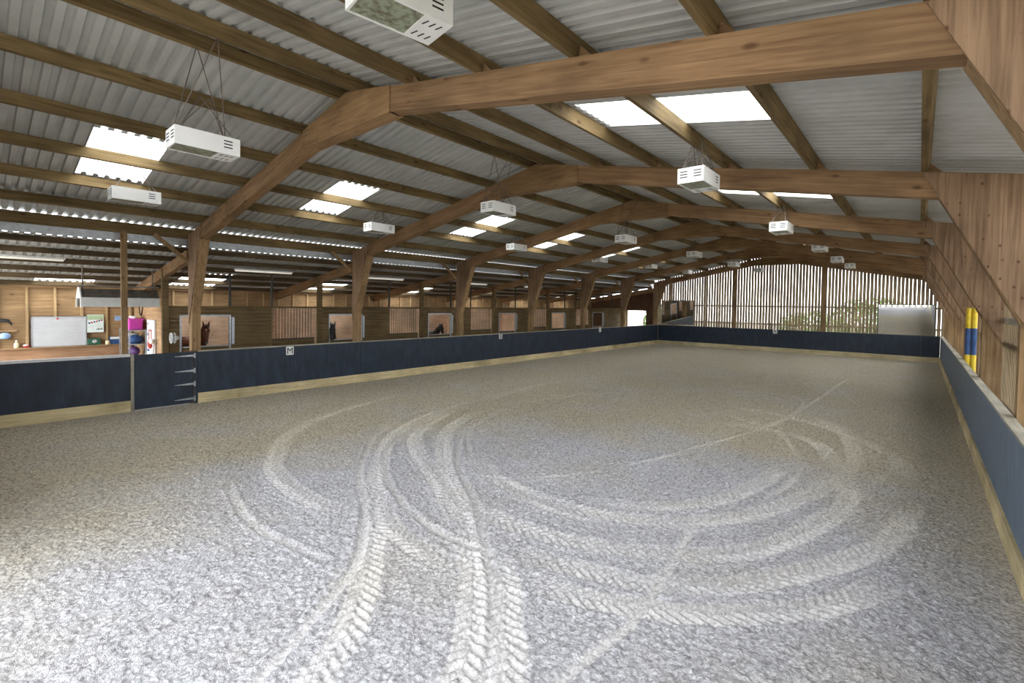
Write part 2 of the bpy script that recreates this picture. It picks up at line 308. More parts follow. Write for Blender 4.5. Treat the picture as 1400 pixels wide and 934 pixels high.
def make_floor():
    xs = np.linspace(0, W, 900); ys = [-4.4]
    while ys[-1] < YF:
        y = ys[-1]; ys.append(y + (.016 if y < 1.5 else .016 + .009 * (y - 1.5)) if y < 12 else y + .12)
    ys = np.array(ys); ys[-1] = YF
    X, Y = np.meshgrid(xs, ys)
    wn = rng.random(X.shape) - .5; wn[1:-1, 1:-1] = .5 * wn[1:-1, 1:-1] + .125 * (wn[:-2, 1:-1] + wn[2:, 1:-1] + wn[1:-1, :-2] + wn[1:-1, 2:])
    rough = .020 * wn + .026 * vnoise(X, Y, .042, 1) + .010 * vnoise(.8 * X + .6 * Y, .8 * Y - .6 * X, .083, 2) + .010 * vnoise(X, Y, .33, 3)
    big = .05 * vnoise(X, Y, 1.3, 4) + .05 * vnoise(X, Y, 3.1, 5)
    Z = np.zeros_like(X); keep = np.ones_like(X); pack = np.zeros_like(X)
    for kind, pts in TRACKS:
        c = catmull(pts, .12); arc = 0.; hw = .15 if kind == 't' else .05
        dist = np.full(X.shape, 9.); S = np.zeros(X.shape); A = np.zeros(X.shape)
        for a, b in zip(c[:-1], c[1:]):
            R = hw + .18; L = np.linalg.norm(b - a)
            i0, i1 = np.searchsorted(ys, [min(a[1], b[1]) - R, max(a[1], b[1]) + R]); j0, j1 = np.searchsorted(xs, [min(a[0], b[0]) - R, max(a[0], b[0]) + R])
            if i1 <= i0 or j1 <= j0: arc += L; continue
            x = X[i0:i1, j0:j1] - a[0]; y = Y[i0:i1, j0:j1] - a[1]; t = (b - a) / max(L, 1e-6)
            u = np.clip(x * t[0] + y * t[1], 0, L); dx = x - u * t[0]; dy = y - u * t[1]; dd = np.hypot(dx, dy); sd = t[0] * dy - t[1] * dx
            sub = dist[i0:i1, j0:j1]; mk = dd < sub
            sub[mk] = dd[mk]; S[i0:i1, j0:j1][mk] = np.sign(sd[mk]) * dd[mk]; A[i0:i1, j0:j1][mk] = (arc + u)[mk]; arc += L
        inside = np.clip((hw - dist) / .03 + .5, 0, 1)
        n = vnoise(A, S * 0 + 7., .8, 9)
        inside *= np.clip(.95 + 1.3 * n, .35, 1) * np.clip(np.minimum(A, arc - A) / .9 + .05, 0, 1)
        if kind == 't':
            ph = (A + .85 * np.abs(S)) / .115 + .5 * (S > 0); fr = ph - np.floor(ph)
            lug = np.clip((.27 - np.abs(fr - .5)) / .12 + .5, 0, 1)
            prof = -.012 + .028 * lug
        else:
            prof = -.012 + .0 * A
        berm = .013 * np.exp(-((dist - hw - .035) / .03) ** 2)
        far = np.clip((Y - 6) / 8, 0, 1)
        Z = Z * (1 - inside) + inside * prof + berm * (1 - .5 * far); keep *= 1 - .74 * inside
        pack = np.maximum(pack, inside)
    edge = np.minimum(np.minimum(X, W - X), np.minimum(YF - Y, 9)); fl = np.clip(edge / .3, 0, 1)
    Z = (rough * keep + Z + big * .5) * fl - .004
    rr_ = np.hypot(X - 11.3, (Y - .3) * .95); daylight_tint = np.clip((6.4 - rr_) / 2.8, 0, 1)  # round zone near the camera where cool daylight is painted into the sand colour
    ny, nx = X.shape
    me = bpy.data.meshes.new('floor'); me.vertices.add(nx * ny); me.vertices.foreach_set('co', np.stack([X, Y, Z], -1).astype(np.float32).ravel())
    idx = np.arange(nx * ny).reshape(ny, nx); q = np.stack([idx[:-1, :-1], idx[:-1, 1:], idx[1:, 1:], idx[1:, :-1]], -1).reshape(-1, 4)
    me.loops.add(q.size); me.loops.foreach_set('vertex_index', q.ravel().astype(np.int32)); me.polygons.add(len(q))
    me.polygons.foreach_set('loop_start', np.arange(0, q.size, 4, dtype=np.int32))
    me.polygons.foreach_set('use_smooth', np.ones(len(q), bool)); me.update()
    for nm, arr in (('pack', pack), ('daylight_tint', daylight_tint)):
        at = me.attributes.new(nm, 'FLOAT', 'POINT'); at.data.foreach_set('value', arr.astype(np.float32).ravel())
    me.materials.append(M['sand']); o = bpy.data.objects.new('floor', me); COL.objects.link(o)
    struct(o, 'grey sand arena floor with curved tyre tracks')
make_floor()
pf = MB(); pf.box(-6.6, -.02, -4.4, YF + .3, -.2, -.03); struct(pf.build('floor_passage', M['concrete']))
pf = MB(); pf.box(W + .02, 16.5, -4.4, YF + .3, -.2, -.03); struct(pf.build('floor_side', M['concrete']))
gr = MB(); gr.box(-60, 75, -60, 95, -.6, -.25); struct(gr.build('floor_outside', M['grass']))

# ------------------------------------------------------------------ roof
P = .173; Y0R = -4.4
PROF = [(0, .0), (.078, .0), (.094, .046), (.157, .046)]
NP = int((YF + .5 - Y0R) / P)
def prof_pts(n0, n1):
    return [(Y0R + n * P + a, h) for n in range(n0, n1) for a, h in PROF] + [(Y0R + n1 * P, 0.)]
def snap(y): return int(round((y - Y0R) / P))
def sheet(mb, x0, x1, zf, n0, n1, dz=0):
    pp = prof_pts(n0, n1); vs = []; fs = []
    for y, h in pp: vs += [(x0, y, zf(x0) + h + dz), (x1, y, zf(x1) + h + dz)]
    for i in range(len(pp) - 1): fs.append((2 * i, 2 * i + 1, 2 * i + 3, 2 * i + 2))
    mb.add(vs, fs)
SKY_L = [-1.95, 2.27, 7.6, 11.9, 16.8, 21.6, 26.2]; SKY_R = [2.3, 8.0, 20.15, 26.6]
win = [0]
def roof_slope(name, xr, xe, xa, xb, zf, sky, half):
    mb = MB(); cuts = []
    for yc in sky:
        n = snap(yc - .525); cuts.append((n, n + half))
    last = 0
    for a, b in cuts:
        xq = xa if not (name.endswith('to') and a == cuts[0][0]) else -5.2
        sheet(mb, xr, xe, zf, last, a); sheet(mb, xr, xq, zf, a, b); sheet(mb, xb, xe, zf, a, b)
        g = MB(); sheet(g, xq, xb, zf, a, b, .002); win[0] += 1
        struct(g.build('window_%d' % win[0], M['grp']), 'translucent rooflight sheet'); last = b
    sheet(mb, xr, xe, zf, last, NP)
    o = mb.build(name, M['roof']); struct(o); return o
zs = lambda x: Zt(x) + .2
roof_slope('ceiling_left', RX, -.42, 4.3, 2.28, zs, SKY_L, 6)
roof_slope('ceiling_right', RX, 16.7, 10.76, 13.12, zs, SKY_R, 6)
zl = lambda x: 4.06 + .157 * (x + .28) + .135
LSKY = [-1.9] + [k * D + 1.55 for k in range(6)]
roof_slope('ceiling_lean_to', -.39, -6.75, -3.95, -6.1, zl, LSKY, 8)

# purlins of the main roof
rngl = ['first from the ridge', 'second from the ridge', 'third from the ridge', 'fourth from the ridge', 'fifth from the ridge', 'sixth from the ridge']
OFF = [.22, 1.53, 2.86, 4.19, 5.52, 6.85]
for side, nm in ((-1, 'left'), (1, 'right')):
    for k, o in enumerate(OFF):
        x = RX + side * o; z = Zt(x); t = Vector((1, 0, -side * .194)).normalized(); nrm = Vector((side * .194, 0, 1)).normalized() if side > 0 else Vector((-.194, 0, 1)).normalized()
        c = Vector((x, 0, z)); h = .19; w = .07
        poly = [(c + t * a + nrm * b) for a, b in ((-w / 2, .0), (w / 2, .0), (w / 2, h), (-w / 2, h))]
        mb = MB(); mb.prism([(p.x, p.z) for p in poly], 'y', -4.35, YF - .02)
        tag(mb.build('purlin', M['purlin']), 'long treated timber purlin under the %s roof slope, %s' % (nm, rngl[k]), 'purlin', 'purlins of the main roof')
mb = MB(); mb.box(-.36, -.28, -4.35, YF - .02, 4.38, 4.636)
tag(mb.build('eave_beam', M['purlin']), 'dark eave beam below the row of bright gaps at the left roof edge', 'beam')
mb = MB(); mb.box(-.40, -.375, -4.35, YF - .02, 4.192, 4.48)
tag(mb.build('flashing_strip', M['galv']), 'grey metal flashing strip between the main roof edge and stable roof', 'flashing')

# ------------------------------------------------------------------ portal frames
TH = .1
def make_portal():
    t = thing('portal_frame', '', 'portal frame', (RX, 0, 0), 'timber portal frames across the arena')
    MB().prism([(-.2, -.1), (-.14, -.1), (-.14, 1.402), (.03, 1.402), (.045, 4.2), (-.2, 4.2)], 'y', -TH, TH).build('post', M['fir_z'], t)
    MB().prism([(15.56, -.1), (15.86, -.1), (15.86, 4.1), (15.56, 4.1)], 'y', -TH, TH).build('post', M['fir_z'], t)
    MB().prism([(-.2, Zt(-.2)), (RX, Zt(RX)), (RX, Zt(RX) - .35), (-.2, Zt(-.2) - .35)], 'y', -TH, TH).build('rafter', M['fir_l'], t)
    MB().prism([(RX, Zt(RX)), (15.86, Zt(15.86)), (15.86, Zt(15.86) - .35), (RX, Zt(RX) - .35)], 'y', -TH, TH).build('rafter', M['fir_r'], t)
    g = MB()
    for a, b in ((-TH - .022, -TH), (TH, TH + .022)):
        g.prism([(-.2, Zt(-.2) - .01), (-.2, 2.12), (.045, 2.62), (.73, 4.36), (.86, Zt(.86) - .01)], 'y', a, b)
    g.build('knee_gusset', M['ply'], t)
    g = MB()
    for a, b in ((-TH - .022, -TH), (TH, TH + .022)):
        g.prism([(15.87, Zt(15.86) - .01), (14.56, Zt(14.56) - .01), (14.72, 4.36), (15.46, 2.84), (15.86, 2.12)], 'y', a, b)
    g.build('knee_gusset', M['ply'], t)
    # packing between the plates (slanted soffit)
    MB().prism([(.045, 2.4), (.045, 4.3), (.71, 4.3)], 'y', -TH, TH).build('knee_packing', M['fir_z'], t)
    MB().prism([(15.58, 2.55), (14.76, 4.28), (15.58, 4.2)], 'y', -TH, TH).build('knee_packing', M['fir_z'], t)
    g = MB()
    for a, b in ((-TH - .022, -TH), (TH, TH + .022)):
        g.prism([(6.3, Zt(6.3) + .005), (RX, Zt(RX) + .005), (8.88, Zt(8.88) + .005), (8.88, 5.43), (6.3, 5.43)], 'y', a, b)
    g.build('ridge_gusset', M['ply_x'], t)
    MB().prism([(6.32, 5.435), (8.86, 5.435), (RX, 5.66)], 'y', -TH, TH).build('ridge_packing', M['fir'], t)
    for side in (-1, 1):
        for o in OFF[1:] if side < 0 else OFF[1:]:
            x = RX + side * (o + .04); x2 = x + side * .17
            MB().prism([(x, Zt(x)), (x2, Zt(x2)), (x, Zt(x) + .15)], 'y', -.04, .04).build('cleat', M['fir'], t)
    return t
pf0 = make_portal()
PL = ['portal frame nearest the camera, its beam crossing the top of the photo', 'second portal frame, its big right plywood knee beside the camera', 'third portal frame, behind the first hanging lights', 'fourth portal frame along the arena', 'fifth portal frame along the arena', 'sixth portal frame, last but one before the slatted gable', 'last portal frame, just in front of the slatted gable']
for k in range(7):
    y = k * D if k < 6 else YF - .45
    lab = 'timber ' + PL[k]
    if k == 0: pf0.location.y = .122; pf0['label'] = lab
    else: dup(pf0, (RX, y + .122, 0), lab)

# ------------------------------------------------------------------ kickboards
def sheets_y(mb, x0, x1, y0, y1, z0, z1, L=2.44):
    y = y0
    while y < y1 - .01:
        e = min(y + L, y1); mb.box(x0, x1, y, e - .006, z0, z1); y = e
KH = 1.37
t = thing('kickboard', 'long navy blue kickboard along the left side, from the gate to the far corner', 'kickboard', (0, YF / 2, 0), 'navy kickboards round the arena')
mb = MB(); sheets_y(mb, -.06, -.0, .16, YF, .25, KH); mb.build('panel', M['navy'], t)
MB().box(-.13, .02, .16, YF, KH, 1.40).build('cap_rail', M['cap_y'], t)
MB().box(-.06, .035, .16, YF, -.05, .262).build('base_board', M['base_y'], t)
t = thing('kickboard', 'short navy kickboard left of the gate with a white top edge', 'kickboard', (0, -2.8, 0), 'navy kickboards round the arena')
mb = MB(); sheets_y(mb, -.06, 0, -4.38, -1.27, .25, 1.34); mb.build('panel', M['navy'], t)
MB().box(-.1, .02, -4.38, -1.27, 1.34, 1.40).build('cap_rail', M['white_strip'], t)
MB().box(-.06, .035, -4.38, -1.27, -.05, .262).build('base_board', M['base_y'], t)
t = thing('kickboard', 'navy kickboard along the far end under the slatted gable', 'kickboard', (W / 2, YF, 0), 'navy kickboards round the arena')
mb = MB(); x = .04
while x < W - .05: mb.box(x, min(x + 2.44, W) - .006, YF - .0, YF + .06, .25, KH); x += 2.44
mb.build('panel', M['navy'], t)
MB().box(.04, W, YF - .01, YF + .09, KH, 1.39).build('cap_rail', M['cap_x'], t)
MB().box(.04, W, YF - .035, YF + .06, -.05, .262).build('base_board', M['base_x'], t)
t = thing('kickboard', 'navy kickboard running along the right side beside the camera', 'kickboard', (W, YF / 2, 0), 'navy kickboards round the arena')
mb = MB(); sheets_y(mb, W, W + .06, -4.38, YF, .25, KH); mb.build('panel', M['navy_lit_worn'], t)
mb = MB()
ye = [-4.38, -.4, 1.3, 4.6, 7.2, 9.4, 13.0, 14.5, 19.2, 24.1, YF - .1]
for i, (a, b) in enumerate(zip(ye[:-1], ye[1:])): mb.box(W - .02, W + .10, a, b - .01, KH, 1.40 + .006 * (i % 2))
mb.build('cap_rail', M['cap_y'], t)
mb = MB(); y = -4.38
while y < YF: mb.box(W - .035 - .006 * random.random(), W + .06, y, min(y + 3.6, YF - .05) - .006, -.05, .262); y += 3.6
mb.build('base_board', M['base_y'], t)
# gate
t = thing('gate', 'navy boarded gate with four grey strap hinges in the left kickboard', 'gate', (0, -.6, 0))
MB().box(-.06, 0.005, -1.19, .06, .02, 1.375).build('gate_panel', M['navy'], t)
for z in (.13, .52, .87, 1.27):
    h = MB(); h.prism([(.06, z + .035), (.06, z - .025), (-.36, z - .005), (-.36, z + .005)], 'x', .005, .017)
    h.box(.0, .03, .065, .10, z - .06, z + .07); h.build('strap_hinge', M['galv'], t)
MB().tube([(.012, .082, .0), (.012, .082, 1.36)], .009).build('hinge_rod', M['dark_steel'], t)
mb = MB(); mb.box(-.06, .03, -1.265, -1.2, -.05, 1.40); tag(mb.build('gate_post', M['cap_y']), 'pale grey slim post between the gate and the left kickboard', 'post')
mb = MB(); mb.box(-.09, .0, .105, .155, -.05, 1.36); tag(mb.build('hanging_post', M['navy']), 'dark post the gate hinges hang on', 'post')
mb = MB(); mb.box(-.20, -.10, -1.41, -1.29, -.05, 4.4); tag(mb.build('eave_post', M['fir_z']), 'square timber post rising from beside the gate to the eave beam', 'post')

# letters on the kickboards
def letter(ch, org, right, nrm, size, label, rad=.03):
    r, n, u = Vector(right), Vector(nrm), Vector((0, 0, 1)); o = Vector(org)
    t = thing('letter_sign', label, 'sign', org, 'arena letter signs')
    s = size / 2; pts = []
    for cx, cy, a0 in ((1, 1, 0), (-1, 1, 90), (-1, -1, 180), (1, -1, 270)):
        for k in range(4):
            a = math.radians(a0 + k * 30); pts.append((cx * (s - rad) * 1. + rad * math.cos(a), cy * (s * 1.12 - rad) + rad * math.sin(a)))
    vs = [o + r * a + u * b + n * .002 for a, b in pts] + [o + r * a + u * b + n * .014 for a, b in pts]; k = len(pts)
    MB().add(vs, [tuple(range(k)), tuple(range(k, 2 * k))] + [(i, (i + 1) % k, (i + 1) % k + k, i + k) for i in range(k)]).build('plate', M['sign_white'], t)
    cu = bpy.data.curves.new('letter', 'FONT'); cu.body = ch; cu.align_x = 'CENTER'; cu.align_y = 'CENTER'; cu.size = size * 1.15; cu.extrude = .002
    ob = bpy.data.objects.new('tmp', cu); COL.objects.link(ob); dg = bpy.context.evaluated_depsgraph_get()
    me = bpy.data.meshes.new_from_object(ob.evaluated_get(dg)); bpy.data.objects.remove(ob)
    xs_ = [v.co.x for v in me.vertices]; ys_ = [v.co.y for v in me.vertices]; mx, my = (min(xs_) + max(xs_)) / 2, (min(ys_) + max(ys_)) / 2
    for v in me.vertices: v.co = r * (v.co.x - mx) + u * (v.co.y - my) + n * (.018 + v.co.z)
    me.materials.clear(); me.materials.append(M['black']); lo = bpy.data.objects.new('letter', me); COL.objects.link(lo); lo.parent = t
letter('M', (0.001, 2.6, 1.235), (0, 1, 0), (1, 0, 0), .23, 'white plate with black letter M on the left kickboard')
letter('B', (0.001, 12.22, 1.27), (0, 1, 0), (1, 0, 0), .22, 'white plate with black letter B on the left kickboard')
letter('F', (0.001, 21.15, 1.29), (0, 1, 0), (1, 0, 0), .26, 'white plate with black letter F on the left kickboard')
letter('A', (7.72, YF - .001, 1.27), (1, 0, 0), (0, -1, 0), .24, 'white plate with black letter A on the far kickboard')

# ------------------------------------------------------------------ far gable wall
mb = MB(); x = -.15; pitch = .168
while x < 16.2:
    z1 = Zt(x + .06) + .19; wd = .150 + random.uniform(-.009, .006)
    mb.box(x, x + wd, YF + .16, YF + .185, -.1, z1); x += pitch + random.uniform(-.004, .004)
wf = struct(mb.build('wall_far', M['slat']), 'slatted timber gable wall with daylight through the gaps')
for z in (1.72, 2.84):
    xa, xb = -.1, 15.9
    MB().box(xa, xb, YF + .10, YF + .16, z - .05, z + .05).build('rail', M['slat'], wf)
for x in (5.23, 10.24):
    MB().box(x - .15, x + .15, YF + .065, YF + .16, -.05, Zt(x) + .1).build('gable_post', M['fir_z'], wf)
# mirrors
def mir(x0, x1, z0, z1, tilt, label, rot=0):
    t = thing('arena_mirror', label, 'mirror', ((x0 + x1) / 2, YF + .02, z0), 'arena mirrors on the far wall')
    tz = math.tan(math.radians(tilt)) * (z1 - z0)
    f = lambda z, d: YF + .06 - tz * (z - z0) / (z1 - z0) - d
    def slab(a, b, c, e, d0, d1):
        return [(a, f(c, d0), c), (b, f(c, d0), c), (b, f(e, d0), e), (a, f(e, d0), e), (a, f(c, d1), c), (b, f(c, d1), c), (b, f(e, d1), e), (a, f(e, d1), e)]
    F = [(0, 3, 2, 1), (4, 5, 6, 7), (0, 1, 5, 4), (1, 2, 6, 5), (2, 3, 7, 6), (3, 0, 4, 7)]
    MB().add(slab(x0, x1, z0, z1, 0, .012), F).build('glass', M['mirror'], t)
    b = MB(); e = .035
    for a in ((x0 - e, x0, z0 - e, z1 + e), (x1, x1 + e, z0 - e, z1 + e), (x0, x1, z0 - e, z0), (x0, x1, z1, z1 + e)): b.add(slab(*a, -.03, .02), F)
    b.build('mirror_frame', M['cap_x'], t)
mir(.3, 2.55, 1.5, 3.15, 2.4, 'wide mirror at the left end of the far wall, reflecting blue kickboard')
mir(12.85, 15.2, 1.40, 3.02, 2.6, 'wide mirror at the right end of the far wall, reflecting bright sand')
mb = MB(); mb.tube([(7.62 + 1.45 * k / 16, YF + .03, 1.42 + .17 * math.sin(math.pi * min(1, (k + 1.5) / 17)) ** .6) for k in range(17)], .014, 6)
tag(mb.build('cord', M['sign_white'], smooth=True), 'white cord looped above the letter A on the far kickboard', 'cord')

# ------------------------------------------------------------------ right wall
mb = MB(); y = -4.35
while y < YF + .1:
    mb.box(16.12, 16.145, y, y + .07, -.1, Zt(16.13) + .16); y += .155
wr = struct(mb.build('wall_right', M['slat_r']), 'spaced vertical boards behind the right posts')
for z in (.6, 2.0, 3.3): MB().box(16.145, 16.2, -4.3, YF, z - .06, z + .06).build('rail', M['slat_r'], wr)
mb = MB(); mb.bar((15.885, 5.0, 2.58), (15.885, 9.66, 2.58), .05, .12); tag(mb.build('tie_board', M['cap_y']), 'grey horizontal board tying the right columns at knee height', 'board')
mb = MB(); x = -.3
while x < 16.1:
    mb.box(x, x + .16, -4.55, -4.52, -.1, Zt(x + .08) + .1); x += .162 if x < 7 else .50
struct(mb.build('wall_back_light_block', M['slat_r']), 'added unseen boards behind the camera, blocking part of the daylight')  # unseen boards added to cut daylight on the near sand, closed at left
# jump poles
def pole(x, y, lab, lean):
    t = thing('jump_pole', lab, 'jump pole', (x, y, 0), 'yellow and blue jump poles')
    for a, b, c in ((-.02, .75, 'blue'), (.75, 1.55, 'yellow'), (1.55, 2.28, 'blue'), (2.28, 2.84, 'yellow')):
        p = [(x + lean * z, y, z) for z in (a, b)]; MB().tube(p, .058, 16).build('%s_band' % c, M[c], t)
pole(15.615, 14.18, 'yellow and blue striped pole behind the right kickboard, left of the pair', 0.0)
pole(15.735, 14.17, 'yellow and blue striped pole behind the right kickboard, right of the pair', 0.0)

# ------------------------------------------------------------------ hanging box lights
LL, LW, LH = .72, .38, .22
def make_light():
    t = thing('box_light', '', 'hanging light', (0, 0, 0), 'white box lights hanging from the purlins')
    w, l, h = LW / 2, LL / 2, LH
    b = MB(); b.box(-w, w, -l, l, .012, h); b.box(-w, w, l - .24, l, 0, .012); b.box(-w, w, -l, -l + .02, 0, .012); b.box(-w, -w + .02, -l, l - .24, 0, .012); b.box(w - .02, w, -l, l - .24, 0, .012)
    b.build('housing', M['lamp_white'], t)
    MB().box(-w + .02, w - .02, -l + .02, l - .24, .006, .011).build('glass_panel', M['lamp_glass'], t)
    for z in (.085, .125, .165):
        MB().box(w, w + .002, l - .19, l - .09, z - .007, z + .007).build('vent_slot', M['black'], t)
        for x in (-.10, .10): MB().box(x - .055, x + .055, -l - .002, -l, z - .007, z + .007).build('vent_slot', M['black'], t)
    for k in range(3):
        for x in (-.09, .09): MB().bar((x - .035, l - .2 + k * .06, -.001), (x + .035, l - .18 + k * .06, -.001), .012, .002).build('vent_slot', M['black'], t)
    return t
bl = make_light(); used = [False]
def light(x, y, z, lab, rot=0):
    if used[0]: o = dup(bl, (x, y, z), lab)
    else: o = bl; o.location = (x, y, z); o['label'] = lab; used[0] = True
    ORG[o.name] = (x, y, z); o.rotation_euler.z = rot
    # chains up to the two neighbouring purlins
    hooks = sorted([RX + s * q for s in (-1, 1) for q in OFF], key=lambda a: abs(a - x))[:2]
    cands = []
    for i, (hx, hy) in enumerate(((hooks[0], -.05), (hooks[0] if abs(hooks[1] - x) > 1.0 else hooks[1], .05))):
        for sy in (-1, 1):
            sx = (-1 if hx < x else 1) if i == 0 else (1 if hx < x else -1)
            m = MB(); m.tube([(x + sx * (LW / 2 - .04), y + sy * (LL / 2 - .06), z + LH), (hx, y + hy, Zt(hx) + .03)], .0065, 5)
            c = m.build('chain', M['chain']); c.location = Vector(c.location) - Vector((x, y, z)); c.parent = o; c.rotation_euler.z = 0
    return o
RO = ['nearest the camera', 'second from the camera', 'third from the camera', 'fourth from the camera', 'fifth from the camera', 'farthest']
for k, (y, z) in enumerate([(-1.82, 4.55), (3.42, 4.64), (9.15, 4.69), (15.05, 4.71), (20.45, 4.80), (25.7, 4.80)]):
    light(3.5, y, z, 'white box light in the left row of hanging lights, ' + RO[k])
for k, (y, z) in enumerate([(-1.89, 4.64), (3.69, 4.71), (9.57, 4.71), (15.47, 4.76), (20.86, 4.75), (25.7, 4.78)]):
    light(7.6, y, z, 'white box light in the middle row of hanging lights, ' + RO[k])
for k, (y, z) in enumerate([(-1.68, 4.97), (3.38, 4.58), (9.0, 4.58), (14.83, 4.68), (19.25, 4.64), (23.94, 4.71)]):
    light(12.0 if k else 11.47, y, z, 'white box light in the right row of hanging lights, ' + ('cut by the top edge' if k == 0 else RO[k]), -.15 if k == 0 else 0)

# ------------------------------------------------------------------ lean-to: rafters, purlins, back wall, stables
zr = lambda x: 4.06 + .157 * (x + .28)
for k in range(7):
    y = k * D if k < 6 else YF - .45
    mb = MB(); mb.prism([(-.2, zr(-.2)), (-6.3, zr(-6.3)), (-6.3, zr(-6.3) - .3), (-.2, zr(-.2) - .3)], 'y', y + .03 - .07, y + .03 + .07)
    tag(mb.build('stable_rafter', M['fir']), 'sloping rafter over the stables behind the %s left column' % (ORD[k] if k < 6 else 'last'), 'rafter', 'rafters of the stable roof')
    mb = MB(); mb.bar((-.25, y - .72, 4.42), (-.17, y + .04, 3.72), .045, .09)
    tag(mb.build('knee_brace', M['fir_z']), 'short diagonal brace from the eave beam to the %s left column' % (ORD[k] if k < 6 else 'last'), 'brace', 'braces under the eave beam')
for k, x in enumerate((-.55, -1.65, -2.75, -3.85, -4.95, -6.12)):
    mb = MB(); z = zr(x); mb.prism([(x - .035, zr(x - .035)), (x + .035, zr(x + .035)), (x + .035, zr(x + .035) + .128), (x - .035, zr(x - .035) + .128)], 'y', -4.35, YF + .1)
    tag(mb.build('stable_purlin', M['purlin_dark']), 'dark purlin under the stable roof, %s from the arena side' % ['first', 'second', 'third', 'fourth', 'fifth', 'last'][k], 'purlin', 'purlins of the stable roof')
# back wall
mb = MB(); z = -.1
while z < 3.14:
    j = .004 * (int(round(z / .142)) % 2); mb.box(-6.37, -6.33 + j, -4.35, YF + .2, z - .002, min(z + .142, 3.16)); z += .142
wl = struct(mb.build('wall_left', M['pine_y']), 'boarded back wall of the stables with pale studs')
y = -3.9
while y < YF:
    MB().box(-6.33, -6.25, y - .03, y + .03, 0, 3.1).build('stud', M['pine_z'], wl); y += .63
MB().box(-6.33, -6.22, -4.3, YF, 3.07, 3.16).build('wall_plate', M['pine_y'], wl)
mb = MB(); mb.box(-6.25, -6.225, -4.3, -.1, -.05, 1.17); wa = struct(mb.build('trim_1', M['brown_ply']), 'brown plywood lining below the ledge')
MB().box(-6.30, -6.10, -4.3, -.1, 1.17, 1.205).build('ledge', M['pine_y'], wa)
mb = MB(); mb.box(-6.25, -6.225, .1, YF, -.05, 2.42); struct(mb.build('trim_2', M['lining']), 'pale board lining at the back of the stables')
# partitions
def boards_x(mb, y0, y1, x0, x1, z0, z1):
    z = z0
    while z < z1 - .01: mb.box(x0, x1, y0, y1, z, min(z + .138, z1)); z += .142
mb = MB(); boards_x(mb, -.02, .02, -6.21, -2.60, -.03, 2.78)
tag(mb.build('partition', M['pine_x']), 'pale boarded end partition behind the pink crate and shelf', 'partition', 'stable partitions')
for k in range(1, 6):
    mb = MB(); boards_x(mb, k * D - .02, k * D + .02, -6.21, -2.60, -.03, 2.5)
    tag(mb.build('partition', M['lining_x']), 'boarded partition between the %s and %s stables' % (ORD[k - 1] if k > 1 else 'first', ORD[k]), 'partition', 'stable partitions')
# stable fronts
FX = -2.5
def boards_y(mb, x0, x1, y0, y1, z0, z1):
    z = z0
    while z < z1 - .01: mb.box(x0, x1, y0, y1, z, min(z + .128, z1)); z += .132
def make_front(last=False):
    t = thing('horse_stall', '', 'horse stall', (FX, 0, 0), 'horse stalls along the passage')
    a, b = FX - .05, FX; E = D - .07 if not last else 5.35
    m = MB(); boards_y(m, a, b, .12, .38, 0, 2.5); m.build('plank_panel', M['plank_y'], t)
    m = MB(); boards_y(m, a, b, .38, 1.8, 2.27, 2.5); m.build('plank_panel', M['plank_y'], t)
    m = MB(); boards_y(m, a, b, 1.8, 3.1 if not last else E, 0, 2.5); m.build('plank_panel', M['plank_y'], t)
    if not last:
        m = MB(); boards_y(m, a, b, 3.1, 4.62, 0, 1.38); m.build('plank_panel', M['plank_y'], t)
        g = MB(); y = 3.14
        while y < 4.6: g.tube([(FX - .025, y, 1.38), (FX - .025, y, 2.5)], .011, 6); y += .105
        g.box(a, b, 3.1, 4.62, 1.38, 1.42); g.build('bar_grille', M['dark_steel'], t)
    MB().box(a - .01, b + .02, .1, E, 2.5, 2.56).build('top_rail', M['plank_y'], t)
    m = MB(); boards_y(m, a + .005, b + .01, .46, 1.72, .05, 1.27)
    d = m.build('lower_door', M['plank_y'], t); MB().box(a, b + .015, .46, 1.72, 1.27, 1.3).build('door_top_rail', M['galv'], d)
    m = MB(); m.box(a - .01, b + .02, .38, .43, 0, 2.27); m.box(a - .01, b + .02, 1.75, 1.8, 0, 2.27); m.box(a - .01, b + .02, .38, 1.8, 2.23, 2.28); m.build('door_frame', M['galv'], t)
    MB().box(b + .0, b + .03, 1.82, 1.9, 1.32, 2.2).build('door_track', M['galv'], t)
    MB().box(FX - .09, FX + .05, -.06, .1, 0, 3.66).build('corner_post', M['plank_y'], t)
    for y in (1.78, 3.1): MB().box(FX - .05, FX, y - .03, y + .03, 2.56, 3.66).build('steel_post', M['dark_steel'], t)
    return t
sf = make_front(); FL = ['front of the first stable from the gate, chestnut horse at its door', 'front of the second stable, dark horse looking over its door', 'front of the third stable, black pony at its door', 'front of the fourth stable, empty doorway behind letter B', 'front of the fifth stable, empty doorway']
for k in range(5):
    lab = 'planked ' + FL[k]
    if k == 0: sf['label'] = lab
    else: dup(sf, (FX, k * D, 0), lab)
t = make_front(True); t['label'] = 'planked front of the last stable beside the outside doorway'; t.location.y = 5 * D
# passage end wall with the doorway
mb = MB(); x = -6.3
while x < -.25:
    zt = zr(x) + .05
    if x + .14 < -2.48 or x > -1.12: mb.box(x, x + .135, YF + .1, YF + .13, -.1, zt)
    else: mb.box(x, x + .135, YF + .1, YF + .13, 2.38, zt)
    x += .14
we = struct(mb.build('wall_end', M['dark_z']), 'dark boarded end wall of the passage above an open doorway')
mb = MB(); mb.box(-2.53, -2.46, YF + .05, YF + .1, 0, 2.42); mb.box(-1.14, -1.07, YF + .05, YF + .1, 0, 2.42); mb.box(-2.53, -1.07, YF + .05, YF + .1, 2.38, 2.45); mb.build('door_frame', M['pine_z'], we)
